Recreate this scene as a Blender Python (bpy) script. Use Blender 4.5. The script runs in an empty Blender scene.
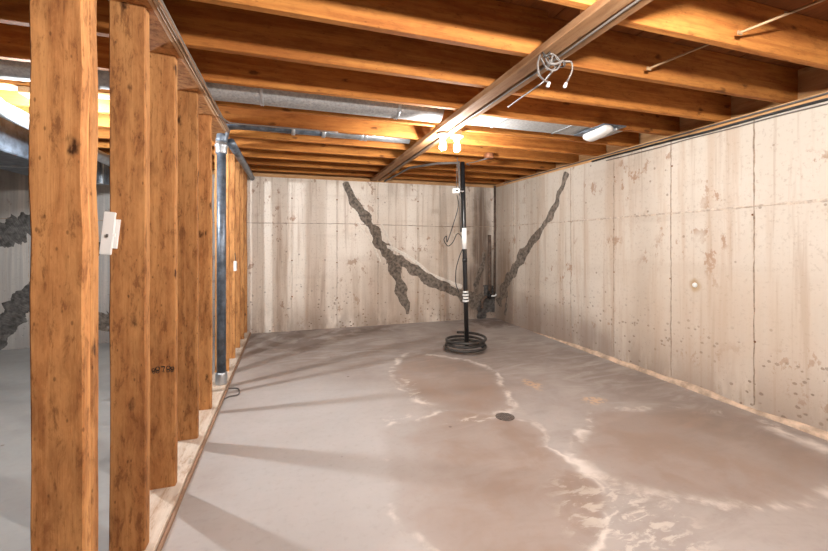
import bpy, bmesh, math, random
from mathutils import Vector, noise
C = bpy.context.scene.collection
S = bpy.context.scene
PI = math.pi

# ------------------------------------------------------------------ camera, world, exposure
F, CX, HY, H, TH = 390.0, 414.0, 243.0, 1.22, math.radians(17.8)
cd = bpy.data.cameras.new('camera'); cam = bpy.data.objects.new('camera', cd); C.objects.link(cam)
cam.location = (0, 0, H); cam.rotation_euler = (PI/2, 0, -TH)
cd.sensor_fit = 'HORIZONTAL'; cd.sensor_width = 36; cd.lens = F/828*36
cd.shift_y = -(275.5-HY)/828; cd.clip_start = 0.05
S.camera = cam
S.view_settings.view_transform = 'Standard'; S.view_settings.look = 'None'
S.view_settings.gamma = 1; S.view_settings.use_curve_mapping = False
S.view_settings.exposure = -0.08
w = bpy.data.worlds.new('world'); S.world = w; w.use_nodes = True
w.node_tree.nodes['Background'].inputs[0].default_value = (0.8, 0.85, 1, 1)
w.node_tree.nodes['Background'].inputs[1].default_value = 0.3
BULB_NEAR, BULB_MID, BULB_SIDE, FILL_REAR = 5000, 1350, 3300, 0   # strengths of the bare bulbs; the rear one is an added fill, off

# ------------------------------------------------------------------ pixel -> point on a real plane
cs, sn = math.cos(TH), math.sin(TH)
def ray(px, py):
    u = (px-CX)/F
    return Vector((u*cs+sn, cs-u*sn, (HY-py)/F))
def on_z(px, py, z): r = ray(px, py); t = (z-H)/r.z; return Vector((r.x*t, r.y*t, z))
def on_x(px, py, X): r = ray(px, py); t = X/r.x; return Vector((X, r.y*t, H+r.z*t))
def on_y(px, py, Y): r = ray(px, py); t = Y/r.y; return Vector((r.x*t, Y, H+r.z*t))

# ------------------------------------------------------------------ dimensions
ZJ, ZW, XR, YB = 2.17, 2.12, 3.2, 5.67       # joist bottoms, wall top, right wall, back wall
XL, YF = -4.7, -2.3                          # far wall of the next room, wall behind the camera
JH, JW, SP, Y0 = 0.235, 0.040, 0.4217, 1.265
ZS = ZJ+JH

# ------------------------------------------------------------------ node helpers
def newmat(name):
    m = bpy.data.materials.new(name); m.use_nodes = True
    nt = m.node_tree; b = nt.nodes['Principled BSDF']
    return m, nt, b
def N(nt, t, **k):
    n = nt.nodes.new(t)
    for a, v in k.items():
        if a in n.inputs.keys(): n.inputs[a].default_value = v
        else: setattr(n, a, v)
    return n
def L(nt, a, b): nt.links.new(a, b)
def math_(nt, op, a, b=None, clamp=False):
    n = nt.nodes.new('ShaderNodeMath'); n.operation = op; n.use_clamp = clamp
    for i, v in enumerate((a, b)):
        if v is None: continue
        if isinstance(v, (int, float)): n.inputs[i].default_value = v
        else: L(nt, v, n.inputs[i])
    return n.outputs[0]
def smooth(nt, v, lo, hi, a=0.0, b=1.0):
    n = nt.nodes.new('ShaderNodeMapRange'); n.interpolation_type = 'SMOOTHSTEP'
    n.inputs['From Min'].default_value = lo; n.inputs['From Max'].default_value = hi
    n.inputs['To Min'].default_value = a; n.inputs['To Max'].default_value = b
    L(nt, v, n.inputs['Value']); return n.outputs[0]
def mix(nt, f, a, b, mode='MIX'):
    n = nt.nodes.new('ShaderNodeMix'); n.data_type = 'RGBA'; n.blend_type = mode
    if isinstance(f, (int, float)): n.inputs[0].default_value = f
    else: L(nt, f, n.inputs[0])
    for i, v in ((6, a), (7, b)):
        if isinstance(v, tuple): n.inputs[i].default_value = (*v, 1) if len(v) == 3 else v
        else: L(nt, v, n.inputs[i])
    return n.outputs[2]
def scaled(nt, vec, s):
    n = nt.nodes.new('ShaderNodeVectorMath'); n.operation = 'MULTIPLY'
    L(nt, vec, n.inputs[0]); n.inputs[1].default_value = s; return n.outputs[0]
def noise_(nt, vec, scale, detail=4, rough=0.55, dist=0.0, col=False):
    n = N(nt, 'ShaderNodeTexNoise', Scale=scale, Detail=detail, Roughness=rough, Distortion=dist)
    L(nt, vec, n.inputs['Vector']); return n.outputs['Color' if col else 'Fac']
def bump(nt, b, h, s, d=0.01):
    n = N(nt, 'ShaderNodeBump', Strength=s, Distance=d); L(nt, h, n.inputs['Height']); L(nt, n.outputs[0], b.inputs['Normal'])
def blobs(nt, pos, lst, wob=0.35, nscale=2.2):
    """soft mask for stains and tints: max over ellipsoids (centre, radii, softness)"""
    nz = noise_(nt, pos, nscale, 4, 0.6, 0, True)
    o = N(nt, 'ShaderNodeVectorMath', operation='SUBTRACT'); L(nt, nz, o.inputs[0]); o.inputs[1].default_value = (.5, .5, .5)
    o2 = N(nt, 'ShaderNodeVectorMath', operation='SCALE'); L(nt, o.outputs[0], o2.inputs[0]); o2.inputs['Scale'].default_value = wob*2
    p = N(nt, 'ShaderNodeVectorMath', operation='ADD'); L(nt, pos, p.inputs[0]); L(nt, o2.outputs[0], p.inputs[1])
    out = None
    for c, r, soft in lst:
        a = N(nt, 'ShaderNodeVectorMath', operation='SUBTRACT'); L(nt, p.outputs[0], a.inputs[0]); a.inputs[1].default_value = c
        d = N(nt, 'ShaderNodeVectorMath', operation='DIVIDE'); L(nt, a.outputs[0], d.inputs[0]); d.inputs[1].default_value = r
        ln = N(nt, 'ShaderNodeVectorMath', operation='LENGTH'); L(nt, d.outputs[0], ln.inputs[0])
        v = smooth(nt, ln.outputs['Value'], 1-soft, 1+soft, 1, 0)
        out = v if out is None else math_(nt, 'MAXIMUM', out, v)
    return out

# ------------------------------------------------------------------ materials
def wood(name, axis, light, mid, dark, rough=0.7, knots=1.0, stain=0.3):
    m, nt, b = newmat(name)
    tc = N(nt, 'ShaderNodeTexCoord'); oi = N(nt, 'ShaderNodeObjectInfo')
    off = N(nt, 'ShaderNodeVectorMath', operation='MULTIPLY_ADD')
    cmb = N(nt, 'ShaderNodeCombineXYZ')
    for i, k in enumerate((17.3, 31.7, 23.1)): L(nt, math_(nt, 'MULTIPLY', oi.outputs['Random'], k), cmb.inputs[i])
    off.inputs[1].default_value = (1, 1, 1); L(nt, tc.outputs['Object'], off.inputs[0]); L(nt, cmb.outputs[0], off.inputs[2])
    v = off.outputs[0]
    def s(al, ac): t = [ac]*3; t[axis] = al; return scaled(nt, v, tuple(t))
    g1 = noise_(nt, s(1.2, 22), 1, 5, 0.6, 0.6)
    g2 = noise_(nt, s(6, 140), 1, 3, 0.6)
    bl = noise_(nt, s(2.0, 6), 1, 4, 0.65)
    col = mix(nt, smooth(nt, g1, .32, .68), light, mid)
    col = mix(nt, smooth(nt, g2, .5, .8, 0, .4), col, dark)
    col = mix(nt, smooth(nt, bl, .48, .72, 0, stain), col, dark)
    # knots
    vo = N(nt, 'ShaderNodeTexVoronoi', Scale=1.0); vo.inputs['Randomness'].default_value = 1
    wv = noise_(nt, s(14, 30), 1, 3, .6, 0, True)
    wa = N(nt, 'ShaderNodeVectorMath', operation='MULTIPLY_ADD'); L(nt, wv, wa.inputs[0]); wa.inputs[1].default_value = (.35, .35, .35); L(nt, s(4.2, 9), wa.inputs[2])
    L(nt, wa.outputs[0], vo.inputs['Vector'])
    kn = smooth(nt, math_(nt, 'ADD', vo.outputs['Distance'], math_(nt, 'MULTIPLY', bl, .12)), .12, .24, knots, 0)
    col = mix(nt, kn, col, tuple(c*.28 for c in dark))
    ml = noise_(nt, s(9, 30), 1, 6, .75, .3)
    col = mix(nt, smooth(nt, ml, .50, .66, 0, stain*1.1), col, tuple(c*.8 for c in dark))
    col = mix(nt, smooth(nt, ml, .50, .36, 0, stain*.5), col, tuple(min(1, c*1.25) for c in light))
    # small dark flecks and gouges
    vf = N(nt, 'ShaderNodeTexVoronoi', Scale=1.0); L(nt, s(16, 34), vf.inputs['Vector'])
    fl = smooth(nt, vf.outputs['Distance'], .06, .14, .55*knots, 0)
    col = mix(nt, fl, col, tuple(c*.3 for c in dark))
    hs = N(nt, 'ShaderNodeHueSaturation'); L(nt, col, hs.inputs['Color'])
    L(nt, math_(nt, 'ADD', math_(nt, 'MULTIPLY', oi.outputs['Random'], .3), .85), hs.inputs['Value'])
    L(nt, hs.outputs[0], b.inputs['Base Color']); b.inputs['Roughness'].default_value = max(rough, .82); b.inputs['Specular IOR Level'].default_value = .22
    bump(nt, b, math_(nt, 'ADD', g1, math_(nt, 'MULTIPLY', g2, .5)), .35, .004)
    return m
JL, JM, JD = (.53, .220, .052), (.36, .122, .027), (.165, .045, .011)
SL, SM, SD = (.50, .245, .090), (.35, .147, .050), (.145, .047, .014)
M = {}
M['joist'] = wood('joist_lumber', 0, JL, JM, JD, .6, .7)
M['stud'] = wood('stud_lumber', 2, SL, SM, SD, .75, 1.0, .6)
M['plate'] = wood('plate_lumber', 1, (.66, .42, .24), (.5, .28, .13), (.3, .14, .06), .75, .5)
M['beam'] = wood('beam_lumber', 1, (.34, .19, .095), (.25, .125, .055), (.15, .065, .025), .55, .5)
M['covebrown'] = wood('brown_strip_lumber', 1, (.34, .22, .15), (.27, .16, .10), (.16, .08, .045), .8, .3)
M['sole'] = wood('overlit_sole_plate', 1, (.72, .62, .52), (.64, .51, .40), (.45, .27, .16), .85, .4, .5)  # strong light on the plate top put into its pale colour
M['deck'] = wood('subfloor_lumber', 1, (.28, .095, .025), (.20, .065, .016), (.11, .034, .01), .7, .6)
M['sillwood'] = wood('sill_lumber', 1, (.66, .40, .20), (.52, .28, .12), (.32, .15, .06), .7, .5)
M['rimwood'] = wood('rim_lumber', 0, (.66, .40, .20), (.52, .28, .12), (.32, .15, .06), .7, .5)

def plain(name, col, rough=.5, metal=0.0, var=0.0, scale=30, bmp=0.0):
    m, nt, b = newmat(name)
    b.inputs['Roughness'].default_value = rough; b.inputs['Metallic'].default_value = metal
    tc = N(nt, 'ShaderNodeTexCoord')
    n = noise_(nt, tc.outputs['Object'], scale, 5, .6)
    c = mix(nt, smooth(nt, n, .3, .7), tuple(x*(1-var) for x in col), tuple(min(1, x*(1+var)) for x in col))
    L(nt, c, b.inputs['Base Color'])
    if bmp: bump(nt, b, n, bmp, .003)
    return m
M['galv'] = plain('galvanised_steel', (.50, .53, .56), .38, .85, .22, 9, .1)
M['duct'] = plain('dull_duct_metal', (.36, .36, .36), .6, .35, .2, 60, .4)
M['drain'] = plain('grey_drain_pipe', (.12, .145, .18), .42, .45, .45, 14, .1)
M['ironpipe'] = plain('old_iron_pipe', (.15, .105, .08), .7, .3, .4, 20, .2)
M['black'] = plain('black_plastic', (.012, .012, .013), .35, 0, .3, 20)
M['hose'] = plain('black_hose_rubber', (.035, .031, .028), .35, 0, .4, 20)
M['white'] = plain('white_plastic', (.82, .82, .80), .4, 0, .04, 10)
M['cablebrown'] = plain('brown_cable_sheath', (.24, .13, .07), .8, 0, .12, 10)
M['cabletan'] = plain('tan_cable_sheath', (.48, .32, .20), .8, 0, .12, 10)
M['cablewhite'] = plain('white_cable_sheath', (.15, .125, .105), .5, 0, .12, 10)
M['cablegrey'] = plain('grey_cable_sheath', (.12, .105, .095), .5, 0, .2, 10)
M['porcelain'] = plain('porcelain', (.8, .8, .78), .25, 0, .03, 10)
M['finpale'] = plain('pale_form_joint', (.55, .46, .38), .95, 0, .3, 25, .8)
M['rust'] = plain('rusty_tie_steel', (.22, .10, .045), .9, .1, .5, 80, .5)
M['brownbox'] = plain('brown_box', (.22, .08, .03), .6, 0, .2, 20)
M['drainiron'] = plain('worn_drain_iron', (.13, .105, .09), .9, 0, .5, 60, .4)
M['strap'] = plain('bridging_steel', (.40, .26, .14), .6, .2, .15, 20)
M['mortar'] = plain('grey_patch_cement', (.18, .148, .12), .95, 0, .5, 22, 1.0)
M['mortardark'] = plain('dark_patch_cement', (.095, .088, .082), .95, 0, .5, 18, 1.0)
M['lime'] = plain('white_lime_crust', (.80, .74, .66), .95, 0, .12, 40, .8)
M['fin'] = plain('concrete_form_fin', (.36, .28, .215), .95, 0, .3, 25, .8)

def emis(name, col, s):
    m, nt, b = newmat(name)
    b.inputs['Base Color'].default_value = (.9, .9, .9, 1)
    b.inputs['Emission Color'].default_value = (*col, 1); b.inputs['Emission Strength'].default_value = s
    return m

def concrete_wall(name, base, stains_and_tints, cream=True):
    m, nt, b = newmat(name)
    g = N(nt, 'ShaderNodeNewGeometry'); P = g.outputs['Position']
    big = noise_(nt, P, 1.1, 5, .6)
    st1 = noise_(nt, scaled(nt, P, (5, 5, .28)), 1, 5, .65, .3)
    st2 = noise_(nt, scaled(nt, P, (17, 17, .6)), 1, 4, .6, .2)
    hz = noise_(nt, scaled(nt, P, (.5, .5, 7)), 1, 4, .6)
    fine = noise_(nt, P, 42, 4, .65)
    brown = (.50, .37, .27)
    col = mix(nt, smooth(nt, big, .35, .65, 0, .35), base, (base[0]*.86, base[1]*.82, base[2]*.76))
    col = mix(nt, smooth(nt, st1, .50, .66, 0, .6), col, brown)
    col = mix(nt, smooth(nt, st2, .54, .70, 0, .5), col, (.40, .29, .21))
    col = mix(nt, smooth(nt, hz, .52, .72, 0, .22), col, (.46, .38, .31))
    col = mix(nt, smooth(nt, fine, .54, .72, 0, .38), col, (.33, .25, .19))
    # rust-brown chips
    ch = noise_(nt, scaled(nt, P, (9, 9, 6)), 1, 5, .7)
    gate = noise_(nt, P, 1.9, 2, .5)
    cm = math_(nt, 'MULTIPLY', smooth(nt, ch, .56, .62), smooth(nt, gate, .50, .60))
    col = mix(nt, math_(nt, 'MULTIPLY', cm, .7), col, (.34, .19, .11))
    # honeycomb pits low down
    sx = N(nt, 'ShaderNodeSeparateXYZ'); L(nt, P, sx.inputs[0])
    vo = N(nt, 'ShaderNodeTexVoronoi', Scale=1.0); L(nt, scaled(nt, P, (15, 15, 19)), vo.inputs['Vector'])
    low = smooth(nt, sx.outputs['Z'], .15, .95, 1, 0)
    pg = smooth(nt, noise_(nt, P, 2.6, 3, .6), .42, .52)
    pit = math_(nt, 'MULTIPLY', smooth(nt, math_(nt, 'ADD', vo.outputs['Distance'], math_(nt, 'MULTIPLY', fine, .35)), .33, .40, 1, 0), math_(nt, 'MULTIPLY', low, pg))
    col = mix(nt, math_(nt, 'MULTIPLY', pit, .9), col, (.13, .085, .06))
    # grime low on the wall
    gr = math_(nt, 'MULTIPLY', smooth(nt, sx.outputs['Z'], .0, .55, 1, 0), smooth(nt, noise_(nt, scaled(nt, P, (3, 3, 1)), 1, 4, .6), .36, .56))
    col = mix(nt, math_(nt, 'MULTIPLY', gr, .7), col, (.27, .20, .155))
    # scattered small spots
    vs = N(nt, 'ShaderNodeTexVoronoi', Scale=6.0); L(nt, P, vs.inputs['Vector'])
    col = mix(nt, smooth(nt, vs.outputs['Distance'], .05, .085, .6, 0), col, (.20, .14, .10))
    for lst, c, amt, wob in stains_and_tints:
        k = blobs(nt, P, lst, wob, 3.0)
        k = math_(nt, 'MULTIPLY', k, smooth(nt, st2, .25, .6, .55, 1))
        col = mix(nt, math_(nt, 'MULTIPLY', k, amt), col, c)
    L(nt, col, b.inputs['Base Color']); b.inputs['Roughness'].default_value = .85
    h = math_(nt, 'ADD', math_(nt, 'MULTIPLY', st2, .5), math_(nt, 'MULTIPLY', fine, .5))
    h = math_(nt, 'SUBTRACT', h, math_(nt, 'MULTIPLY', pit, 1.5))
    bump(nt, b, h, .45, .006)
    return m
tie = on_x(695, 285, XR)
M['wall_back'] = concrete_wall('poured_concrete_back', (.84, .765, .68), [
    ([((2.95, YB, .45), (.38, .3, .55), .5), ((2.97, YB, 1.3), (.16, .3, 1.1), .5)], (.15, .10, .07), .95, .12),
    ([((1.6, YB, .5), (1.1, .3, .5), .6), ((2.4, YB, 1.4), (.4, .3, .7), .6)], (.42, .31, .22), .55, .25),
    ([((-2.9, YB, 1.0), (2.2, .6, 3.0), .1)], (.27, .27, .268), .8, .05)])  # last entry: greyer, darker tone on the part beyond the partition
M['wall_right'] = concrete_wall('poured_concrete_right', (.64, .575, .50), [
    ([((XR, 5.35, .5), (.3, .28, .7), .5)], (.22, .155, .11), .75, .12),
    ([((XR, 4.5, .15), (.3, 1.0, .3), .5), ((XR, 3.6, .12), (.3, .5, .22), .6)], (.30, .23, .19), .65, .15),
    ([(tuple(tie), (.1, .045, .05), .5)], (.34, .20, .05), .9, .03),
    ([((XR, 2.2, .55), (.3, .9, .45), .7)], (.55, .42, .31), .5, .2)])
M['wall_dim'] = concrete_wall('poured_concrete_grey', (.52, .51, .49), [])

def floor_mat():
    m, nt, b = newmat('stained_concrete_floor')
    g = N(nt, 'ShaderNodeNewGeometry'); P = g.outputs['Position']
    big = noise_(nt, P, .8, 5, .6, .3); med = noise_(nt, P, 3.2, 6, .62, .5); fine = noise_(nt, P, 30, 5, .6)
    sw = noise_(nt, scaled(nt, P, (2.0, 6, 1)), 1, 5, .6, 1.2)
    col = mix(nt, smooth(nt, big, .35, .65), (.42, .38, .355), (.33, .285, .26))
    col = mix(nt, smooth(nt, sw, .45, .72, 0, .5), col, (.30, .255, .23))
    # brown dried-water patches with pale rims
    A = [((.95, 1.75, 0), (.52, .48, 1), .10), ((1.0, 2.25, 0), (.50, .38, 1), .14), ((2.3, 1.7, 0), (.75, .50, 1), .22), ((1.35, 3.3, 0), (.45, .75, 1), .2)]
    k = blobs(nt, P, A, .22, 1.6)
    col = mix(nt, math_(nt, 'MULTIPLY', k, smooth(nt, med, .35, .62, .85, .5)), col, (.275, .195, .15))
    B = [((.6, 4.6, 0), (1.0, .8, 1), .4), ((2.1, 4.0, 0), (.9, .9, 1), .4), ((2.8, 3.0, 0), (.4, 1.6, 1), .4)]
    k2 = blobs(nt, P, B, .3, 2.5)
    col = mix(nt, math_(nt, 'MULTIPLY', k2, math_(nt, 'MULTIPLY', smooth(nt, sw, .3, .6), .62)), col, (.225, .178, .15))
    # damp dark streaks at the back by the partition
    D = [((-.05, 5.0, 0), (.55, .5, 1), .5), ((.3, 5.4, 0), (1.2, .28, 1), .5), ((2.95, 5.3, 0), (.5, .35, 1), .5)]
    k3 = math_(nt, 'MULTIPLY', blobs(nt, P, D, .25, 4), smooth(nt, med, .40, .55))
    col = mix(nt, math_(nt, 'MULTIPLY', k3, .7), col, (.17, .125, .105))
    # pale grey clean area by the partition
    E_ = [((.15, 2.5, 0), (.62, 1.05, 1), .45)]
    k4 = blobs(nt, P, E_, .3, 2)
    col = mix(nt, math_(nt, 'MULTIPLY', k4, .6), col, (.49, .48, .475))
    rim = math_(nt, 'MULTIPLY', smooth(nt, k, .03, .25), smooth(nt, k, .25, .75, 1, 0))
    rim = math_(nt, 'MULTIPLY', rim, smooth(nt, med, .44, .60))
    col = mix(nt, math_(nt, 'MULTIPLY', rim, .75), col, (.74, .68, .62))
    kg = blobs(nt, P, [((-3.0, 2.0, 0), (2.4, 9, 1), .06)], .03, 2)  # greyer tone on the floor beyond the partition
    col = mix(nt, math_(nt, 'MULTIPLY', kg, .7), col, (.29, .305, .30))
    # white scuffs
    W_ = [((1.42, 1.32, 0), (.22, .34, 1), .5), ((.72, 2.62, 0), (.09, .04, 1), .4), ((1.3, 2.45, 0), (.25, .05, 1), .5), ((.98, 3.1, 0), (.05, .3, 1), .5)]
    k5 = math_(nt, 'MULTIPLY', blobs(nt, P, W_, .12, 5), smooth(nt, noise_(nt, scaled(nt, P, (9, 20, 1)), 1, 5, .65, .6), .50, .60))
    col = mix(nt, math_(nt, 'MULTIPLY', k5, .4), col, (.84, .79, .70))
    T_ = [((2.25, 2.45, 0), (.08, .06, 1), .5), ((2.0, 2.9, 0), (.05, .12, 1), .5)]
    k6 = math_(nt, 'MULTIPLY', blobs(nt, P, T_, .1, 6), smooth(nt, fine, .40, .55))
    col = mix(nt, math_(nt, 'MULTIPLY', k6, .8), col, (.62, .42, .27))
    col = mix(nt, smooth(nt, fine, .5, .8, 0, .22), col, (.24, .19, .16))
    vs = N(nt, 'ShaderNodeTexVoronoi', Scale=2.6); L(nt, P, vs.inputs['Vector'])
    col = mix(nt, smooth(nt, vs.outputs['Distance'], .025, .04, .75, 0), col, (.14, .09, .07))
    L(nt, col, b.inputs['Base Color'])
    L(nt, smooth(nt, med, .3, .7, .45, .68), b.inputs['Roughness'])
    bump(nt, b, math_(nt, 'ADD', math_(nt, 'MULTIPLY', med, .7), math_(nt, 'MULTIPLY', fine, .3)), .3, .006)
    return m
M['floor'] = floor_mat()

# ------------------------------------------------------------------ mesh helpers
def mk(name, verts, faces, mat, parent=None, origin=None, smooth_=False):
    o0 = Vector(origin) if origin else Vector((0, 0, 0))
    me = bpy.data.meshes.new(name); me.from_pydata([tuple(Vector(v)-o0) for v in verts], [], faces)
    bm = bmesh.new(); bm.from_mesh(me); bmesh.ops.recalc_face_normals(bm, faces=bm.faces); bm.to_mesh(me); bm.free()
    if smooth_: me.polygons.foreach_set('use_smooth', [True]*len(me.polygons))
    me.materials.append(mat)
    o = bpy.data.objects.new(name, me); C.objects.link(o)
    if parent:
        o.parent = parent; o.location = o0-(parent.matrix_basis.translation if True else 0)
        q = parent.parent
        while q: o.location -= q.matrix_basis.translation; q = q.parent
    else: o.location = o0
    return o
def box_vf(lo, hi, ch=0.0):
    x0, y0, z0 = lo; x1, y1, z1 = hi
    v = [(x0, y0, z0), (x1, y0, z0), (x1, y1, z0), (x0, y1, z0), (x0, y0, z1), (x1, y0, z1), (x1, y1, z1), (x0, y1, z1)]
    f = [(0, 3, 2, 1), (4, 5, 6, 7), (0, 1, 5, 4), (1, 2, 6, 5), (2, 3, 7, 6), (3, 0, 4, 7)]
    if ch:
        bm = bmesh.new(); vs = [bm.verts.new(a) for a in v]
        for a in f: bm.faces.new([vs[i] for i in a])
        bmesh.ops.bevel(bm, geom=bm.edges[:], offset=ch, segments=2, affect='EDGES', clamp_overlap=True)
        bm.verts.ensure_lookup_table(); v = [tuple(a.co) for a in bm.verts]; f = [[q.index for q in a.verts] for a in bm.faces]
        bm.free()
    return v, f
def box(name, lo, hi, mat, parent=None, ch=0.0):
    v, f = box_vf(lo, hi, ch); c = [(lo[i]+hi[i])/2 for i in range(3)]
    return mk(name, v, f, mat, parent, c)
def timber(name, lo, hi, axis, mat, parent=None, seed=0, ch=.003, bow=.0015, n=10):
    """a length of lumber: eased edges, slight bow and wane"""
    r = random.Random(seed); a, b = [i for i in range(3) if i != axis]
    A0, A1, B0, B1 = lo[a], hi[a], lo[b], hi[b]
    V, Fc = [], []
    for i in range(n+1):
        t = i/n; p = lo[axis]+(hi[axis]-lo[axis])*t
        da = bow*math.sin(t*PI*r.choice((1, 2))+0) * r.uniform(.4, 1); db = 0
        ring = [(A0+ch, B0), (A1-ch, B0), (A1, B0+ch), (A1, B1-ch), (A1-ch, B1), (A0+ch, B1), (A0, B1-ch), (A0, B0+ch)]
        for u, w_ in ring:
            q = [0, 0, 0]; q[axis] = p
            q[a] = u+(da+r.uniform(-.0006, .0006) if 0 < i < n else 0); q[b] = w_+(r.uniform(-.0003, .0003) if 0 < i < n else 0)
            V.append(tuple(q))
    for i in range(n):
        for j in range(8):
            k = (j+1) % 8; Fc.append((i*8+j, i*8+k, (i+1)*8+k, (i+1)*8+j))
    Fc.append(tuple(range(8))); Fc.append(tuple(n*8+j for j in range(8)))
    c = [(lo[i]+hi[i])/2 for i in range(3)]
    return mk(name, V, Fc, mat, parent, c)
def tube_vf(pts, rad, seg=10, closed=False, caps=True):
    pts = [Vector(p) for p in pts]; n = len(pts); V, Fc = [], []
    rf = rad if callable(rad) else (lambda i: rad)
    up = None
    for i, p in enumerate(pts):
        t = (pts[min(i+1, n-1)]-pts[max(i-1, 0)])
        t = t.normalized() if t.length > 1e-9 else Vector((0, 0, 1))
        if up is None: up = t.orthogonal().normalized()
        up = (up-t*up.dot(t)); up = up.normalized() if up.length > 1e-6 else t.orthogonal().normalized()
        s2 = t.cross(up)
        for j in range(seg):
            a = 2*PI*j/seg; V.append(tuple(p+(up*math.cos(a)+s2*math.sin(a))*rf(i)))
    for i in range(n-1):
        for j in range(seg):
            k = (j+1) % seg; Fc.append((i*seg+j, i*seg+k, (i+1)*seg+k, (i+1)*seg+j))
    if caps: Fc.append(tuple(range(seg))); Fc.append(tuple((n-1)*seg+j for j in range(seg)))
    return V, Fc
def tube(name, pts, rad, mat, parent=None, seg=10):
    v, f = tube_vf(pts, rad, seg); return mk(name, v, f, mat, parent, pts[0], True)
def catmull(P, k=6):
    P = [Vector(p) for p in P]; out = []
    for i in range(len(P)-1):
        p0, p1, p2, p3 = P[max(i-1, 0)], P[i], P[i+1], P[min(i+2, len(P)-1)]
        for j in range(k):
            t = j/k
            out.append(.5*((2*p1)+(p2-p0)*t+(2*p0-5*p1+4*p2-p3)*t*t+(3*p1-p0-3*p2+p3)*t**3))
    return out+[P[-1]]
def lathe(name, base, prof, mat, parent=None, seg=20, axis=(0, 0, 1)):
    ax = Vector(axis).normalized(); u = ax.orthogonal().normalized(); w2 = ax.cross(u); base = Vector(base)
    V, Fc = [], []
    for r, z in prof:
        for j in range(seg):
            a = 2*PI*j/seg; V.append(tuple(base+ax*z+(u*math.cos(a)+w2*math.sin(a))*r))
    for i in range(len(prof)-1):
        for j in range(seg):
            k = (j+1) % seg; Fc.append((i*seg+j, i*seg+k, (i+1)*seg+k, (i+1)*seg+j))
    Fc.append(tuple(range(seg))); Fc.append(tuple((len(prof)-1)*seg+j for j in range(seg)))
    return mk(name, V, Fc, mat, parent, tuple(base), True)
def empty(name, loc, label=None, cat=None, group=None):
    o = bpy.data.objects.new(name, None); C.objects.link(o); o.location = loc; o.empty_display_size = .1
    if label: tag(o, label, cat, group)
    return o
def tag(o, label, cat, group=None):
    o['label'] = label; o['category'] = cat
    if group: o['group'] = group
    return o
def struct(o, label, cat):
    o['kind'] = 'structure'; o['label'] = label; o['category'] = cat; return o

# ------------------------------------------------------------------ setting
struct(box('floor', (XL-.2, YF-.2, -.12), (XR+.25, YB+.25, 0), M['floor']), 'stained grey concrete floor with brown dried water patches', 'floor')
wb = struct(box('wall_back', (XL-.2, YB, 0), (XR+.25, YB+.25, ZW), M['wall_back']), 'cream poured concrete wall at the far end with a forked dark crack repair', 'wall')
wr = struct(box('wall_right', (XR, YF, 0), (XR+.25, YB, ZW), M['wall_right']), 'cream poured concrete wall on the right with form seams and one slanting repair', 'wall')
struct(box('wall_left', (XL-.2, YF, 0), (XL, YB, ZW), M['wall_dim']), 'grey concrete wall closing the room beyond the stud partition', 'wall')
struct(box('wall_front', (XL-.2, YF-.2, 0), (XR+.25, YF, ZW), M['wall_dim']), 'grey concrete wall behind the viewpoint', 'wall')
# subfloor boards over the joists
ceil = struct(empty('ceiling', (0, 0, ZS)), 'orange-brown board subfloor laid over the joists', 'ceiling')
x = XL-.2; k = 0
while x < XR+.25:
    x1 = min(x+.283, XR+.25)
    timber('plank', (x+.0015, YF-.2, ZS+(k % 3)*.0012), (x1-.0015, YB+.25, ZS+.022), 1, M['deck'], ceil, 500+k, .002, .0005, 2)
    x = x1; k += 1
# sill plates and rim boards on the wall tops
struct(timber('trim_1', (XR+.006, YF, ZW), (XR+.15, YB-.02, ZJ), 1, M['sillwood'], None, 1, n=14), 'wooden sill plate along the top of the right wall', 'sill plate')
struct(timber('trim_2', (XL-.1, YB+.006, ZW), (XR+.15, YB+.15, ZJ), 0, M['rimwood'], None, 2, n=14), 'wooden sill plate along the top of the far wall', 'sill plate')
struct(timber('trim_3', (XR+.11, YF, ZJ), (XR+.15, YB+.06, ZS-.002), 1, M['sillwood'], None, 3), 'rim board closing the joist ends above the right wall', 'rim board')
struct(timber('trim_4', (XL-.1, YB+.066, ZJ), (XR+.15, YB+.105, ZS-.002), 0, M['rimwood'], None, 4), 'rim board above the far wall', 'rim board')
struct(timber('trim_5', (XL-.15, YF, ZJ), (XL-.11, YB+.06, ZS-.002), 1, M['sillwood'], None, 5), 'rim board above the far left wall', 'rim board')
struct(timber('trim_6', (XL-.1, YF-.15, ZJ), (XR+.1, YF-.11, ZS-.002), 0, M['rimwood'], None, 6), 'rim board above the wall behind the viewpoint', 'rim board')
struct(box('trim_7', (XL-.15, YF, ZW), (XL-.006, YB-.02, ZJ), M['sillwood']), 'sill plate on the far left wall', 'sill plate')
struct(box('trim_8', (XL-.1, YF-.15, ZW), (XR+.15, YF-.006, ZJ), M['rimwood']), 'sill plate on the wall behind the viewpoint', 'sill plate')

# form seams (thin proud fins), tie ends
def fin(wall, pts, nrm, wd, th, seed, mat='fin'):
    """irregular raised strip following pts on a wall"""
    r = random.Random(seed); nrm = Vector(nrm); V, Fc = [], []
    P = []
    for a, b in zip(pts[:-1], pts[1:]):
        a, b = Vector(a), Vector(b); k = max(2, int((b-a).length/.05))
        P += [a+(b-a)*i/k for i in range(k)]
    P.append(Vector(pts[-1]))
    for i, p in enumerate(P):
        t = (P[min(i+1, len(P)-1)]-P[max(i-1, 0)]).normalized(); s2 = t.cross(nrm)
        ww = wd*r.uniform(.5, 1.4); tt = th*r.uniform(.4, 1.3); j = s2*r.uniform(-.002, .002)
        V += [p-s2*ww+j-nrm*.002, p+nrm*tt+j, p+s2*ww+j-nrm*.002]
    for i in range(len(P)-1):
        a = i*3; Fc += [(a, a+1, a+4, a+3), (a+1, a+2, a+5, a+4)]
    return mk('form_seam', V, Fc, M[mat], wall, tuple(P[0]))
zc = 1.488
NB, NR = (0, -1, 0), (-1, 0, 0)
sd = 0
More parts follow.
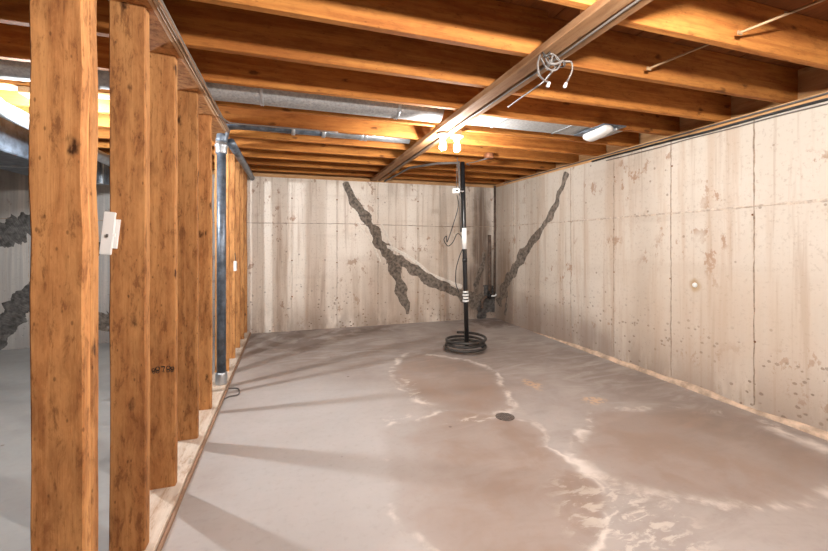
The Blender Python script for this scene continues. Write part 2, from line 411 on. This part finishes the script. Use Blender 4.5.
for px in (292, 337, 378, 418, 440, 475):
    X = on_y(px, 230, YB).x; sd += 1
    fin(wb, [(X, YB, .03), (X, YB, ZW-.01)], NB, .005 if px in (337, 378) else .003, .006, sd)
for X in (-4.1, -3.48, -2.87, -2.25, -1.64, -1.03): fin(wb, [(X, YB, .03), (X, YB, ZW-.01)], NB, .004, .005, 40+int(X*10))
fin(wb, [(-4.6, YB, zc+.02), (-1, YB, zc), (.8, YB, zc+.01), (2.2, YB, zc-.01), (XR, YB, zc)], NB, .006, .006, 77, 'fin')
seamY = [5.1] + [on_x(p, 230, XR).y for p in (571, 614, 671, 754)] + [1.05, .44, -.17, -.78, -1.4]
for i, Y in enumerate(seamY):
    fin(wr, [(XR, Y, .05), (XR, Y, ZW-.01)], NR, .007 if i in (3, 4) else .004, .007, 60+i)
fin(wr, [(XR, YB, zc), (XR, 3.4, zc-.01), (XR, 1.4, zc), (XR, YF+.1, zc)], NR, .014, .005, 78, 'finpale')
rr = random.Random(5)
def tie_end(wall, p, nrm, r):
    lathe('tie_end', Vector(p)-Vector(nrm)*.004, [(r*1.5, 0), (r*1.35, .005), (r, .008), (r*.6, .008), (r*.5, .012), (.001, .012)], M['rust'], wall, 9, nrm)
for Y in seamY[:5]:
    for z in (.45, .95, 1.42, 1.85):
        if rr.random() < .6: tie_end(wr, (XR, Y+rr.uniform(-.01, .01), z+rr.uniform(-.06, .06)), NR, .006)
for px in (292, 337, 378, 418):
    X = on_y(px, 230, YB).x
    for z in (.45, .95, 1.42, 1.85):
        if rr.random() < .8: tie_end(wb, (X, YB, z+rr.uniform(-.03, .03)), NB, .008)
lathe('tie_end', tie-Vector((-.0, 0, 0)), [(.022, -.004), (.02, .006), (.01, .01), (.001, .01)], M['white'], wr, 10, NR)

# crack repairs trowelled over the concrete
def patch(wall, pix, plane, nrm, seed, mat='mortar', name='crack_repair', th=.007, scl=1.0):
    pts = []
    for px, py, wd in pix:
        p = on_y(px, py, plane) if nrm == NB else on_x(px, py, plane)
        d = Vector((sn, cs, 0)).dot(p); pts.append((p, wd/F*d*scl*.6))
    P = catmull([a for a, _ in pts], 16); Wd = []
    for i in range(len(P)):
        t = i/16; a = int(min(t, len(pts)-2)); f = t-a; Wd.append(pts[a][1]*(1-f)+pts[a+1][1]*f)
    nv = Vector(nrm); V, Fc = [], []; r = random.Random(seed); n = 6
    for i, p in enumerate(P):
        t = (P[min(i+1, len(P)-1)]-P[max(i-1, 0)]).normalized(); s2 = t.cross(nv).normalized()
        wl = Wd[i]*(1+.9*noise.noise(Vector((i*.13, seed*7.1, 0)))+r.uniform(-.07, .07)); wr_ = Wd[i]*(1+.9*noise.noise(Vector((i*.13, seed*7.1, 9)))+r.uniform(-.07, .07))
        if i in (0, len(P)-1): wl *= .5; wr_ *= .5
        for j in range(n+1):
            u = j/n*2-1; off = (wl if u < 0 else wr_)*u
            h = -.002 if abs(u) > .99 else th*(1-abs(u)**3)*r.uniform(.6, 1.2)
            V.append(tuple(p+s2*off+nv*h))
    for i in range(len(P)-1):
        for j in range(n):
            a = i*(n+1)+j; Fc.append((a, a+1, a+n+2, a+n+1))
    return mk(name, V, Fc, M[mat], wall, tuple(P[0]))
patch(wb, [(345, 182, 5), (352, 198, 7), (364, 215, 8), (374, 230, 9), (383, 248, 11), (392, 260, 11)], YB, NB, 1)
patch(wb, [(388, 252, 10), (397, 276, 9), (403, 296, 9), (408, 314, 4)], YB, NB, 2)
patch(wb, [(388, 255, 9), (402, 261, 9), (416, 270, 9), (430, 281, 9), (445, 287, 11), (460, 294, 12), (476, 303, 14), (488, 305, 18)], YB, NB, 3)
patch(wb, [(386, 246, 3), (402, 253, 3), (416, 262, 3), (430, 273, 3), (446, 281, 3), (462, 287, 3)], YB, NB, 4, 'lime', 'lime_crust', .008)
patch(wb, [(358, 222, 3), (370, 240, 3), (381, 262, 3)], YB, NB, 14, 'lime', 'lime_crust', .006, .6)
patch(wb, [(381, 224, 2.5), (387, 236, 3), (391, 246, 2)], YB, NB, 15, 'lime', 'lime_crust', .006, .8)
patch(wb, [(484, 252, 3), (483, 262, 4), (476, 285, 4), (474, 296, 4)], YB, NB, 24, 'mortar', 'crack_repair', .008)
patch(wb, [(488, 285, 12), (487, 300, 20), (485, 310, 14), (482, 324, 5)], YB, NB, 5, 'mortardark', th=.016)
patch(wb, [(494, 288, 9), (494, 300, 14), (493, 312, 11)], YB, NB, 6, 'mortardark', th=.016)
patch(wr, [(567, 172, 6), (560, 192, 7), (552, 212, 8), (542, 228, 9), (530, 245, 9), (518, 262, 10), (509, 278, 11), (503, 292, 12), (499, 305, 9)], XR, NR, 7)
patch(wr, [(507, 290, 4), (506, 305, 4), (505, 315, 3)], XR, NR, 8)
patch(wb, [(-60, 246, 20), (-20, 240, 22), (2, 235, 20), (16, 230, 24), (32, 226, 24), (60, 222, 16)], YB, NB, 9, 'mortardark', th=.012)
patch(wb, [(-8, 350, 14), (6, 328, 16), (16, 312, 18), (30, 296, 20), (60, 270, 14), (104, 245, 9)], YB, NB, 10, 'mortardark', th=.012)
patch(wb, [(100, 330, 10), (104, 322, 14), (112, 316, 14)], YB, NB, 11)

# sloppy tan mortar cove at the foot of the right wall
def cove():
    V, Fc = [], []; r = random.Random(9); n = 90; y0, y1 = -1.5, 4.6
    for i in range(n+1):
        y = y0+(y1-y0)*i/n; e = min(1, (n-i)/18+.15)
        hh = ((.036)+.026*noise.noise(Vector((y*2.3, 0, 3)))+r.uniform(-.003, .003))*e; wd = (.030+.018*noise.noise(Vector((y*3.1, 5, 0))))*e
        V += [(XR+.002, y, -.002), (XR-wd, y, -.002), (XR-wd*.9, y, hh*.45), (XR-wd*.5, y, hh*.85), (XR+.002, y, hh)]
    for i in range(n):
        a = i*5
        for j in range(1, 4): Fc.append((a+j, a+j+1, a+j+6, a+j+5))
    return mk('mortar_cove', V, Fc, plain('tan_mortar', (.56, .42, .31), .9, 0, .35, 9, .8), wr, (XR, y0, 0))
cove()
# ------------------------------------------------------------------ floor joists
ordn = ['nearest', 'second', 'third', 'fourth', 'fifth', 'sixth', 'seventh', 'eighth', 'ninth', 'tenth', 'eleventh']
for k in range(-6, 11):
    Y = Y0+SP*k
    a = timber('floor_joist', (XL-.1, Y, ZJ), (1.30 if k > 1 else 1.26, Y+JW, ZS-.001), 0, M['joist'], None, 100+k, bow=.003, n=16)
    b = timber('floor_joist', (1.165, Y+JW+.003, ZJ), (XR+.10, Y+2*JW+.003, ZS-.001), 0, M['joist'], None, 200+k, bow=.002, n=12)
    if k < 0:
        tag(a, 'floor joist overhead behind the top of the frame, left of the beam', 'joist', 'joists above the viewpoint left of the beam')
        tag(b, 'floor joist overhead behind the top of the frame, right of the beam', 'joist', 'joists above the viewpoint right of the beam')
    else:
        nm = ordn[k]; pos = nm if k in (0,) else nm+' from the viewer'
        if k == 10: pos = 'farthest and closest to the far wall'
        if k == 0: pos = 'nearest in view at the top edge'
        tag(a, 'orange wooden joist left of the beam, '+pos, 'joist', 'floor joists left of the beam')
        tag(b, 'orange wooden joist between beam and right wall, '+pos, 'joist', 'floor joists right of the beam')

# ------------------------------------------------------------------ beam under the joists
beam = empty('ceiling_beam', (1.2, 2, ZJ), 'long wooden beam running from overhead to the far wall under the joists', 'beam')
timber('board', (1.145, YF+.02, 2.132), (1.236, YB-.01, ZJ), 1, M['beam'], beam, 31, .004, .002, 24)
timber('board', (1.262, YF+.02, 2.132), (1.305, YB-.01, ZJ), 1, M['beam'], beam, 32, .003, .002, 24)

# ------------------------------------------------------------------ stud partition
sw_ = empty('stud_partition', (-.58, 1.27, 0), 'open wooden stud wall of rough brown studs along the left side', 'partition')
XE, XW = -.527, -.645
timber('bottom_plate', (XW-.012, 1.0, 0), (-.497, YB-.005, .036), 1, M['sole'], sw_, 41, n=20)
timber('edge_strip', (-.4965, 1.0, 0), (-.482, YB-.01, .02), 1, M['covebrown'], sw_, 44, .002, .003, 20)['label'] = 'thin brown strip along the foot of the bottom plate'
timber('top_plate', (XW-.005, -1.5, 2.134), (-.505, YB-.005, ZJ), 1, M['stud'], sw_, 42, n=20)
timber('lit_plate_edge', (-.503, -1.4, 2.126), (-.488, 3.5, ZJ-.002), 1, M['plate'], sw_, 43, .002, .002, 20)['label'] = 'pale strip added as the lit edge of the top plate'  # added strip; its pale colour paints the light on the plate edge
def stud(y, th, xw=XW, xe=XE, seed=0, lab=None, z0=.036):
    o = timber('stud', (xw, y, z0), (xe, y+th, 2.134), 2, M['stud'], sw_, seed, .004, .004, 14)
    if lab: o['label'] = lab
    return o
stud(1.27, .042, XW+.002, XE, 301, 'front ply of the doubled end stud, with pale edge')
stud(1.313, .042, XW+.004, XE+.001, 302, 'rear ply of the doubled end stud')
stds = []
for i, y in enumerate((1.746, 2.165, 2.65, 3.09)): stds.append(stud(y, (.052, .042, .040, .040)[i], XW+(.0, .004, 0, .006)[i], XE, 310+i))
for i, y in enumerate((3.95, 4.38, 4.8, 5.22, 5.58)): stud(y, .04, XW, XE, 330+i)
stud(3.43, .03, XW+.01, XE-.055, 340)

# black ink lumber stamp on the third stud
def ink():
    V, Fc = [], []
    def stroke(pts):
        for a, b in zip(pts[:-1], pts[1:]):
            a, b = Vector(a), Vector(b); d = (b-a).normalized(); n2 = Vector((-d.y, d.x))*.0017; k = len(V)
            for q in (a-n2, b-n2, b+n2, a+n2): V.append((q.x, 0, q.y))
            for q in (a-n2, b-n2, b+n2, a+n2): V.append((q.x, -.0006, q.y))
            Fc.extend([(k+4, k+5, k+6, k+7), (k, k+1, k+5, k+4), (k+2, k+3, k+7, k+6), (k+1, k+2, k+6, k+5), (k+3, k, k+4, k+7)])
    def ring(x, y, r): stroke([(x+r*math.cos(i*PI/6), y+r*1.2*math.sin(i*PI/6)) for i in range(13)])
    stroke([(-.009, .012), (.008, .012), (-.001, -.014)]); stroke([(-.008, .010), (.007, .010)])
    for sgn in (-1, 1):
        ring(sgn*.022, .003, .008); ring(sgn*.022, -.010, .006); ring(sgn*.040, -.001, .006); ring(sgn*.038, -.011, .005); stroke([(sgn*.030, .010), (sgn*.034, -.008)])
    c = on_y(163, 369, 2.1645); V2 = [(c.x+a[0], c.y+a[1], c.z+a[2]) for a in V]
    mk('ink_stamp', V2, Fc, M['black'], stds[1], tuple(c))
ink()
# white plate on the second stud
t = empty('switch_plate', (-.628, 1.74, 1.255), 'small white rectangular plate tilted on the edge of the second stud', 'wall plate')
p = box('plate', (-.661, 1.728, 1.175), (-.622, 1.736, 1.335), M['white'], t, .002)
box('screw_boss', (-.644, 1.722, 1.240), (-.637, 1.728, 1.252), M['cablegrey'], t, .001)
box('tab', (-.622, 1.729, 1.244), (-.617, 1.735, 1.256), M['white'], t, .001)
box('box_back', (-.640, 1.736, 1.20), (-.610, 1.7455, 1.31), M['white'], t, .001)
t.rotation_euler = (0, math.radians(6), math.radians(-4))
# small white receptacle box on a far stud
p0 = on_x(235, 266, -.515)
t = empty('receptacle_box', tuple(p0), 'tiny white outlet box on a far stud of the partition', 'outlet box')
box('body', (-.527, p0.y-.02, p0.z-.05), (-.50, p0.y+.03, p0.z+.05), M['white'], t, .003)
box('socket', (-.5, p0.y-.005, p0.z-.025), (-.496, p0.y+.015, p0.z+.03), M['cablegrey'], t, .001)
tube('lead', [(-.51, p0.y, p0.z+.05), (-.512, p0.y-.002, p0.z+.10), (-.515, p0.y-.01, p0.z+.13)], .005, M['ironpipe'], t, 6)

# ------------------------------------------------------------------ drain stack with its two branches
dp = empty('drain_pipe', (-.545, 3.62, .036), 'grey drain pipe standing in the stud wall and branching overhead', 'pipe')
PX, PY = -.540, 3.62
lathe('stack', (PX, PY, .10), [(.036, 0), (.036, 1.93)], M['drain'], dp, 20)
lathe('cleanout', (PX, PY, .036), [(.042, 0), (.046, .01), (.046, .085), (.038, .1)], M['galv'], dp, 20)
lathe('hub', (PX, PY, 1.97), [(.040, 0), (.045, .01), (.045, .05), (.052, .06), (.052, .075), (.045, .085), (.044, .12)], M['galv'], dp, 20)
tube('branch_pipe', [(-.475, PY+.06, 2.085), (-.472, 4.2, 2.088), (-.47, 5.0, 2.092), (-.47, YB-.005, 2.096)], .036, M['drain'], dp, 14)
tube('branch_pipe', catmull([(PX, PY, 2.07), (PX+.03, PY, 2.20), (PX+.10, PY-.02, 2.225), (-.2, 3.585, 2.225), (.3, 3.585, 2.225)], 5), .046, M['drain'], dp, 16)
tube('branch_pipe', [(.3, 3.585, 2.225), (1.1, 3.585, 2.225)], .05, M['galv'], dp, 16)
for X in (.02, .28, .62, .66): lathe('coupling', (X, 3.585, 2.225), [(.052, 0), (.057, .004), (.057, .03), (.052, .034)], M['galv'], dp, 18, (1, 0, 0))

# ------------------------------------------------------------------ ducts
def duct(y, z, r, x0, x1, step, mat, label, seed):
    d = empty('round_duct', (x0, y, z), label, 'duct')
    prof = []; L_ = x1-x0
    lathe('pipe', (x0, y, z), [(r, 0)]+[(r+(.0 if i % 2 else .0012), L_*i/20) for i in range(1, 20)]+[(r, L_)], mat, d, 28, (1, 0, 0))
    X = x0+step*.6
    while X < x1-.05:
        lathe('seam_band', (X, y, z), [(r+.001, -.012), (r+.007, -.008), (r+.003, 0), (r+.007, .008), (r+.001, .012)], M['galv'], d, 28, (1, 0, 0)); X += step
    return d
duct(2.76, 2.242, .105, -4.4, 1.09, .92, M['duct'], 'dull grey round duct between joists left of the beam', 1)
duct(3.16, 2.285, .085, -4.4, -.75, 1.1, M['galv'], 'shiny round duct crossing the ceiling of the next room', 2)
rd = empty('flat_duct', (1.9, 2.77, 2.2), 'flat grey sheet metal duct between joists right of the beam', 'duct')
box('duct_body', (1.34, 2.63, 2.185), (2.75, 2.90, 2.33), M['duct'], rd, .004)
for X in (1.6, 2.2): box('seam_band', (X, 2.622, 2.18), (X+.02, 2.905, 2.334), M['galv'], rd, .002)
# trunk ducts in the next room, running towards the far wall
tr = empty('trunk_duct', (-2.2, 3.5, 1.95), 'long dark sheet metal trunk duct hanging in the next room', 'duct')
box('duct_body', (-2.45, 1.9, 1.88), (-1.95, 5.3, 2.13), M['drain'], tr, .006)
for Y in (2.4, 3.3, 4.2, 5.1): box('seam_band', (-2.462, Y, 1.868), (-1.938, Y+.03, 2.142), M['galv'], tr, .002)
fl = empty('flue_pipe', (-1.7, 4.2, 1.95), 'narrow round metal pipe hanging beside the trunk duct in the next room', 'pipe')
tube('pipe', [(-1.72, 2.6, 2.07), (-1.68, 5.4, 2.02)], .05, M['galv'], fl, 16)
for Y in (3.0, 4.0, 5.0): lathe('coupling', (-1.715+(Y-2.6)*.0143, Y, 2.07-(Y-2.6)*.018), [(.052, 0), (.058, .004), (.058, .04), (.052, .044)], M['galv'], fl, 16, (0, 1, 0))

# ------------------------------------------------------------------ bare bulbs
def lamp(x, y, z, strength, label, col=(1, .965, .92), group=None):
    d = empty('bare_bulb_lamp', (x, y, z), label, 'lamp', group)
    m = emis('lit_bulb', col, strength)
    lathe('holder', (x, y, z-.045), [(.018, 0), (.024, .004), (.026, .022), (.052, .034), (.056, .045)], M['porcelain'], d, 20)
    lathe('bulb', (x, y, z-.135), [(.002, 0), (.014, .003), (.024, .012), (.030, .028), (.029, .044), (.022, .064), (.015, .080), (.013, .0898)], m, d, 16)
    return d
lamp(1.215, 3.0, 2.120, BULB_MID, 'lit bare bulb in a porcelain holder under the beam')
lamp(1.348, 3.015, 2.12, BULB_MID*.6, 'smaller lit bulb just right of the beam, over the black pipe')
lamp(.98, .43, 2.12, BULB_NEAR, 'lit bare bulb near the viewpoint, outside the picture', (1, .965, .93))
lamp(-1.5, 3.17, 2.13, BULB_SIDE, 'lit bare bulb in the next room behind the studs', (.93, .97, 1))
lamp(1.3, -1.2, 2.13, FILL_REAR, 'added fill bulb far behind the viewpoint, switched off', (1, .95, .88))  # unseen fill bulb added behind the viewpoint, left dark
# mounting blocks between joist and holder
tag(box('mounting_block', (1.318, 2.985, 2.12), (1.378, 3.045, ZJ), M['sillwood'], None, .003), 'short wood block over the smaller bulb beside the beam', 'block')
for x, y, z in ((.98, .43, 2.12), (-1.5, 3.17, 2.13), (1.3, -1.2, 2.13)):
    tag(box('mounting_block', (x-.06, y-.20, z), (x+.06, y+.26, ZJ), M['sillwood'], None, .003), 'short wood block carrying the bulb holder at X %.1f' % x if False else {.98: 'short wood block over the bulb near the viewpoint', -1.5: 'short wood block over the bulb of the next room', 1.3: 'short wood block over the added fill bulb behind the viewpoint'}[x], 'block')

# ------------------------------------------------------------------ black discharge pipe with hose coil
B0, B1 = Vector((1.972, 4.13, 0)), Vector((1.915, 4.13, ZJ))
def along(a): return B0+(B1-B0)*a
def az(py): return (on_y(465, py, 4.13).z)/ZJ
dc = empty('discharge_pipe', tuple(B0), 'upright black pipe with white bands standing inside the hose coil', 'pipe')
tube('pipe', [along(0), along(.3), along(.6), along(.995)], .026, M['black'], dc, 16)
tube('sleeve', [along(az(249)), along(az(228))], .0295, M['white'], dc, 16)
for i in range(4):
    a = az(301-i*3.0); tube('coupling_ring', [along(a-.004), along(a+.0055)], .037 if i % 2 == 0 else .032, M['white'], dc, 16)
tube('riser_tube', [along(.62)+Vector((-.045, -.01, 0)), along(.995)+Vector((-.05, -.01, 0))], .012, M['cablegrey'], dc, 10)
tube('pipe_joint', [along(az(262)), along(az(258))], .029, M['black'], dc, 16)
hc = []
turns, R0 = 3.25, .222
for i in range(int(turns*40)+1):
    a = i/40*2*PI; rr_ = R0+.014*math.sin(a*.31+1)
    hc.append((1.915+rr_*math.cos(a), 4.05+rr_*math.sin(a), .016+.042*(i/40)))
v, f = tube_vf(hc, lambda i: .0145+(.0016 if i % 2 else 0), 10)
tag(mk('hose_coil', v, f, M['hose'], None, (1.915, 4.05, 0), True), 'black hose coiled in rings on the floor around the upright pipe', 'hose')
pb = on_y(456.5, 191, 4.06)
t = empty('outlet_box', tuple(pb), 'small white electrical box hanging beside the top of the black pipe', 'outlet box')
box('body', (pb.x-.045, pb.y-.02, pb.z-.025), (pb.x+.030, pb.y+.02, pb.z+.03), M['white'], t, .003)
box('socket', (pb.x-.02, pb.y-.024, pb.z-.008), (pb.x+.012, pb.y-.02, pb.z+.014), M['cablegrey'], t, .001)
box('bracket', (pb.x+.028, pb.y-.006, pb.z-.006), (1.90, pb.y+.045, pb.z+.006), M['galv'], t)
tube('hanger_wire', [(pb.x, pb.y, pb.z+.03), (pb.x+.01, pb.y, ZJ-.02), (pb.x+.01, pb.y, ZJ+.02)], .004, M['cablegrey'], t, 6)
cp = [on_y(457, 195.5, 4.07)]+[on_y(a, b, 4.2) for a, b in ((458, 200), (458, 208), (454, 222), (449.5, 236), (447, 242), (446.5, 236), (444, 240), (448, 246), (453, 242), (457, 234), (461, 236), (463, 246), (459, 258), (456, 270), (456, 284), (459, 292))]
tag(tube('power_cord', catmull(cp, 5), .0055, M['black'], None, 6), 'thin black cord hanging in loops beside the black pipe', 'cord')
cp = [Vector((1.97, 4.24, 2.15)), Vector((1.86, 4.6, 2.14)), Vector((1.72, 5.1, 2.13)), Vector((1.62, 5.62, 2.10))]
tag(tube('ceiling_pipe', [Vector((1.85, 4.13, 2.145)), Vector((1.66, 4.25, 2.15)), Vector((1.42, 4.6, 2.15)), Vector((1.36, YB-.02, 2.14))], .014, M['cablegrey'], None, 8), 'thin grey pipe under the joists from black pipe to far wall', 'pipe')

# brown junction box on a joist face
jb = on_y(490, 151, 4.05)
Yj = Y0+SP*6
jb = on_y(489, 152, Yj-.03)
t = empty('junction_box', tuple(jb), 'small brown round junction box under the joists right of the bulbs', 'junction box')
lathe('box_body', (jb.x, jb.y, ZJ-.035), [(.045, 0), (.05, .004), (.05, .05), (.045, .055)], M['brownbox'], t, 12)
tube('cable', catmull([(jb.x, jb.y, ZJ-.03), (jb.x-.10, jb.y+.12, ZJ-.055), (jb.x-.12, jb.y+.3, ZJ-.04), (1.99, 4.10, ZJ-.05)], 6), .006, M['cablegrey'], t, 6)

# white oblong fixture
fx = on_z(597, 134, 2.13)
t = empty('ceiling_fixture', tuple(fx), 'white oblong plastic light fixture under the joists near the right wall', 'light fixture')
def loft(name, secs, mat, parent):
    V, Fc = [], []; n = 12
    for c, rx, rz in secs:
        for j in range(n):
            a = 2*PI*j/n; V.append((c[0]+rx*math.cos(a), c[1], c[2]+rz*math.sin(a)))
    for i in range(len(secs)-1):
        for j in range(n): k = (j+1) % n; Fc.append((i*n+j, i*n+k, (i+1)*n+k, (i+1)*n+j))
    Fc += [tuple(range(n)), tuple((len(secs)-1)*n+j for j in range(n))]
    return mk(name, V, Fc, mat, parent, secs[0][0], True)
x, y, z = fx
loft('diffuser', [((x-.03, y-.16, z+.012), .02, .012), ((x-.02, y-.14, z+.008), .055, .028), ((x, y-.02, z), .07, .036), ((x+.015, y+.10, z), .075, .038), ((x+.02, y+.13, z+.006), .05, .02)], M['white'], t)
box('base_plate', (x-.07, y-.15, z+.031), (x+.16, y+.20, z+.041), M['drain'], t, .003)
tube('lamp_arm', [(x+.09, y-.12, z+.02), (x+.11, y+.12, z+.015)], .012, M['galv'], t, 8)
# ------------------------------------------------------------------ cables
def cable(name, pts, r, mat, label, k=6): return tag(tube(name, catmull(pts, k), r, mat, None, 6), label, 'cable')
# along the beam groove
rnd = random.Random(3)
for j, (x0, lab) in enumerate(((1.249, 'pale cable stapled in the groove of the beam'), (1.318, 'grey cable running along the right edge of the beam'))):
    P = []; y = .3
    while y < (4.8 if j == 0 else 3.0): P.append((x0+rnd.uniform(-.005, .005), y, 2.126+rnd.uniform(-.003, .003) if j == 0 else 2.16+rnd.uniform(-.006, .004))); y += .28
    cable('cable', P, .0055, M['cablewhite'] if j == 0 else M['cablegrey'], lab)
# looped bundle
P = []
cx, cy, czz = on_z(548, 66, 2.12)
lp = empty('cable_bundle', (cx, cy, 2.12), 'looped bundle of thin grey cables with white ends tied to the beam', 'cable')
def bpt(px, py, d=0): return on_y(px, py, 1.60+d)
tube('cable', catmull([bpt(547, 70), bpt(552, 58, -.02), bpt(553, 46, .0), bpt(549, 43, .03), bpt(545, 50, .02), bpt(547, 62, -.03), bpt(555, 64, -.05), bpt(563, 61, -.04), bpt(564, 66, 0), bpt(556, 66, .03), bpt(548, 57, .05)], 6), .0055, M['cablegrey'], lp, 6)
tube('cable', catmull([bpt(551, 60), bpt(543, 52, .02), bpt(538, 62, -.02), bpt(539, 74, -.03), bpt(544, 80, -.01), bpt(549, 82.5, 0)], 6), .005, M['cablegrey'], lp, 6)
tube('cable', catmull([bpt(556, 66), bpt(551, 73, -.02), on_z(543, 82, 2.11), on_z(532, 90, 2.115), on_z(521, 97.5, 2.122), on_z(508, 107, 2.126)], 6), .0055, M['cablewhite'], lp, 6)
tube('cable', catmull([bpt(562, 62, -.02), bpt(571, 62, -.03), bpt(572, 70, -.03), bpt(569, 78, -.02), bpt(566, 83, 0)], 6), .005, M['cablewhite'], lp, 6)
tube('cable', catmull([bpt(541, 58), bpt(547, 68, -.02), bpt(556, 70, -.04), bpt(560, 62, -.04), bpt(552, 54, -.02), bpt(543, 57, 0)], 6), .0045, M['cablegrey'], lp, 6)
tube('cable', catmull([bpt(547, 43, .03), bpt(542, 49, .0), bpt(546, 56, -.03), bpt(551, 50, -.02), bpt(549, 42, 0)], 6), .005, M['hose'], lp, 6)
for q in ((549, 82.5), (566, 83)):
    a = bpt(*q); tube('cable_end', [a, a+Vector((-.008, 0, -.022))], .008, M['white'], lp, 8)
# bundle along the partition top plate
for j in range(4):
    P = []; y = 1.2
    while y < 3.45: P.append((-.479+.015*(j % 2)+rnd.uniform(-.001, .001), y, 2.128+.016*(j//2)+rnd.uniform(-.001, .001))); y += .3
    P.append((-.479+.015*(j % 2), 3.5, 2.122+.016*(j//2)))
    cable('cable', P, .0058, (M['cabletan'], M['cablebrown'], M['cabletan'], M['cablewhite'])[j], ('lower inner', 'lower outer', 'upper inner', 'upper outer')[j]+' thin cable of the bunch along the stud wall top plate')['group'] = 'cables along the partition top'
cable('cable', [(-.46, 3.0, 2.11), (-.44, 3.25, 2.14), (-.38, 3.33, 2.155), (-.1, 3.355, 2.162), (.4, 3.36, 2.163)], .006, M['cablewhite'], 'pale cable leaving the stud wall under a joist to the right')
# along the right wall top
P = []; y = -.5
while y < 3.6: P.append((XR-.012+rnd.uniform(-.003, .003), y, 2.135-.020*(1 if y < 2.6 else .6)+rnd.uniform(-.004, .004))); y += .25
cable('cable', P, .0095, M['black'], 'thick black cable draped along the top of the right wall')
P = [(XR-.008, 1.2+.3*i, 2.088+rnd.uniform(-.005, .005)) for i in range(8)]
cable('cable', P, .005, M['cablewhite'], 'thin pale cable under the black one on the right wall top')
P = [(XR-.010, 1.5+.35*i, 2.150+rnd.uniform(-.002, .002)) for i in range(12)]
cable('cable', P, .0065, M['cablegrey'], 'grey cable against the sill plate of the right wall')
# bridging struts
for a, b, lab in (((1.927, 1.68, 2.20), (2.40, 1.31, 2.39), 'thin metal bridging strut rising from the second joist'), ((1.997, 1.262, 2.198), (2.50, .89, 2.39), 'thin metal bridging strut rising from the nearest joist')):
    a, b = Vector(a), Vector(b); o = empty('bridging_strut', tuple(a), lab, 'brace')
    tube('strut', [a, a+(b-a)*.5, b], .006, M['strap'], o, 6)
    box('flange', (a.x-.02, a.y-.004, a.z-.012), (a.x+.01, a.y+.002, a.z+.006), M['strap'], o, .001)
    box('flange', (b.x-.01, b.y-.002, b.z-.006), (b.x+.02, b.y+.004, b.z+.008), M['strap'], o, .001)

# ------------------------------------------------------------------ corner water pipe with valve
cpx = on_y(489.5, 297, YB-.06)
t = empty('corner_pipe', (3.09, YB-.05, .3), 'rusty dark pipe with a small valve in the far right corner', 'pipe')
tube('pipe', [(3.075, YB-.055, .40), (3.07, YB-.055, 1.35)], .028, M['ironpipe'], t, 12)
tube('pipe', [(XR-.035, YB-.05, .35), (XR-.03, YB-.05, 2.14)], .017, M['ironpipe'], t, 10)
lathe('valve_body', (3.075, YB-.05, .33), [(.02, 0), (.036, .01), (.036, .07), (.02, .085)], M['black'], t, 12)
tube('spigot', [(3.09, YB-.08, .37), (3.15, YB-.10, .375), (3.165, YB-.10, .40)], .013, M['white'], t, 8)
t.location.y -= .02
tube('handle', [(3.05, YB-.09, .40), (3.05, YB-.10, .45)], .02, M['black'], t, 10)
tube('elbow', catmull([(3.03, YB-.05, .36), (2.98, YB-.06, .34), (2.95, YB-.06, .28), (2.95, YB-.05, .18)], 4), .022, M['ironpipe'], t, 10)

# ------------------------------------------------------------------ small things on the floor
dr = on_z(505, 417, 0)
t = empty('floor_drain', tuple(dr), 'small dark grate set in the floor at the middle of the room', 'drain')
lathe('rim', (dr.x, dr.y, 0), [(.062, 0), (.066, .003), (.056, .005), (.052, .002)], M['drainiron'], t, 20)
for i in range(-3, 4):
    hw = math.sqrt(max(.0, .052**2-(i*.015)**2))
    box('bar', (dr.x+i*.015-.003, dr.y-hw, .001), (dr.x+i*.015+.003, dr.y+hw, .005), M['drainiron'], t)
a = on_z(232, 395, 0)
P = [(a.x-.11+.0, a.y-.18, .006), (a.x-.02, a.y-.05, .006), (a.x+.05, a.y-.02, .007), (a.x+.03, a.y+.12, .007), (a.x-.07, a.y+.14, .006), (a.x-.09, a.y+.05, .006)]
cable('wire_scrap', P, .006, M['cablegrey'], 'bent scrap of wire lying on the floor beside the drain pipe')
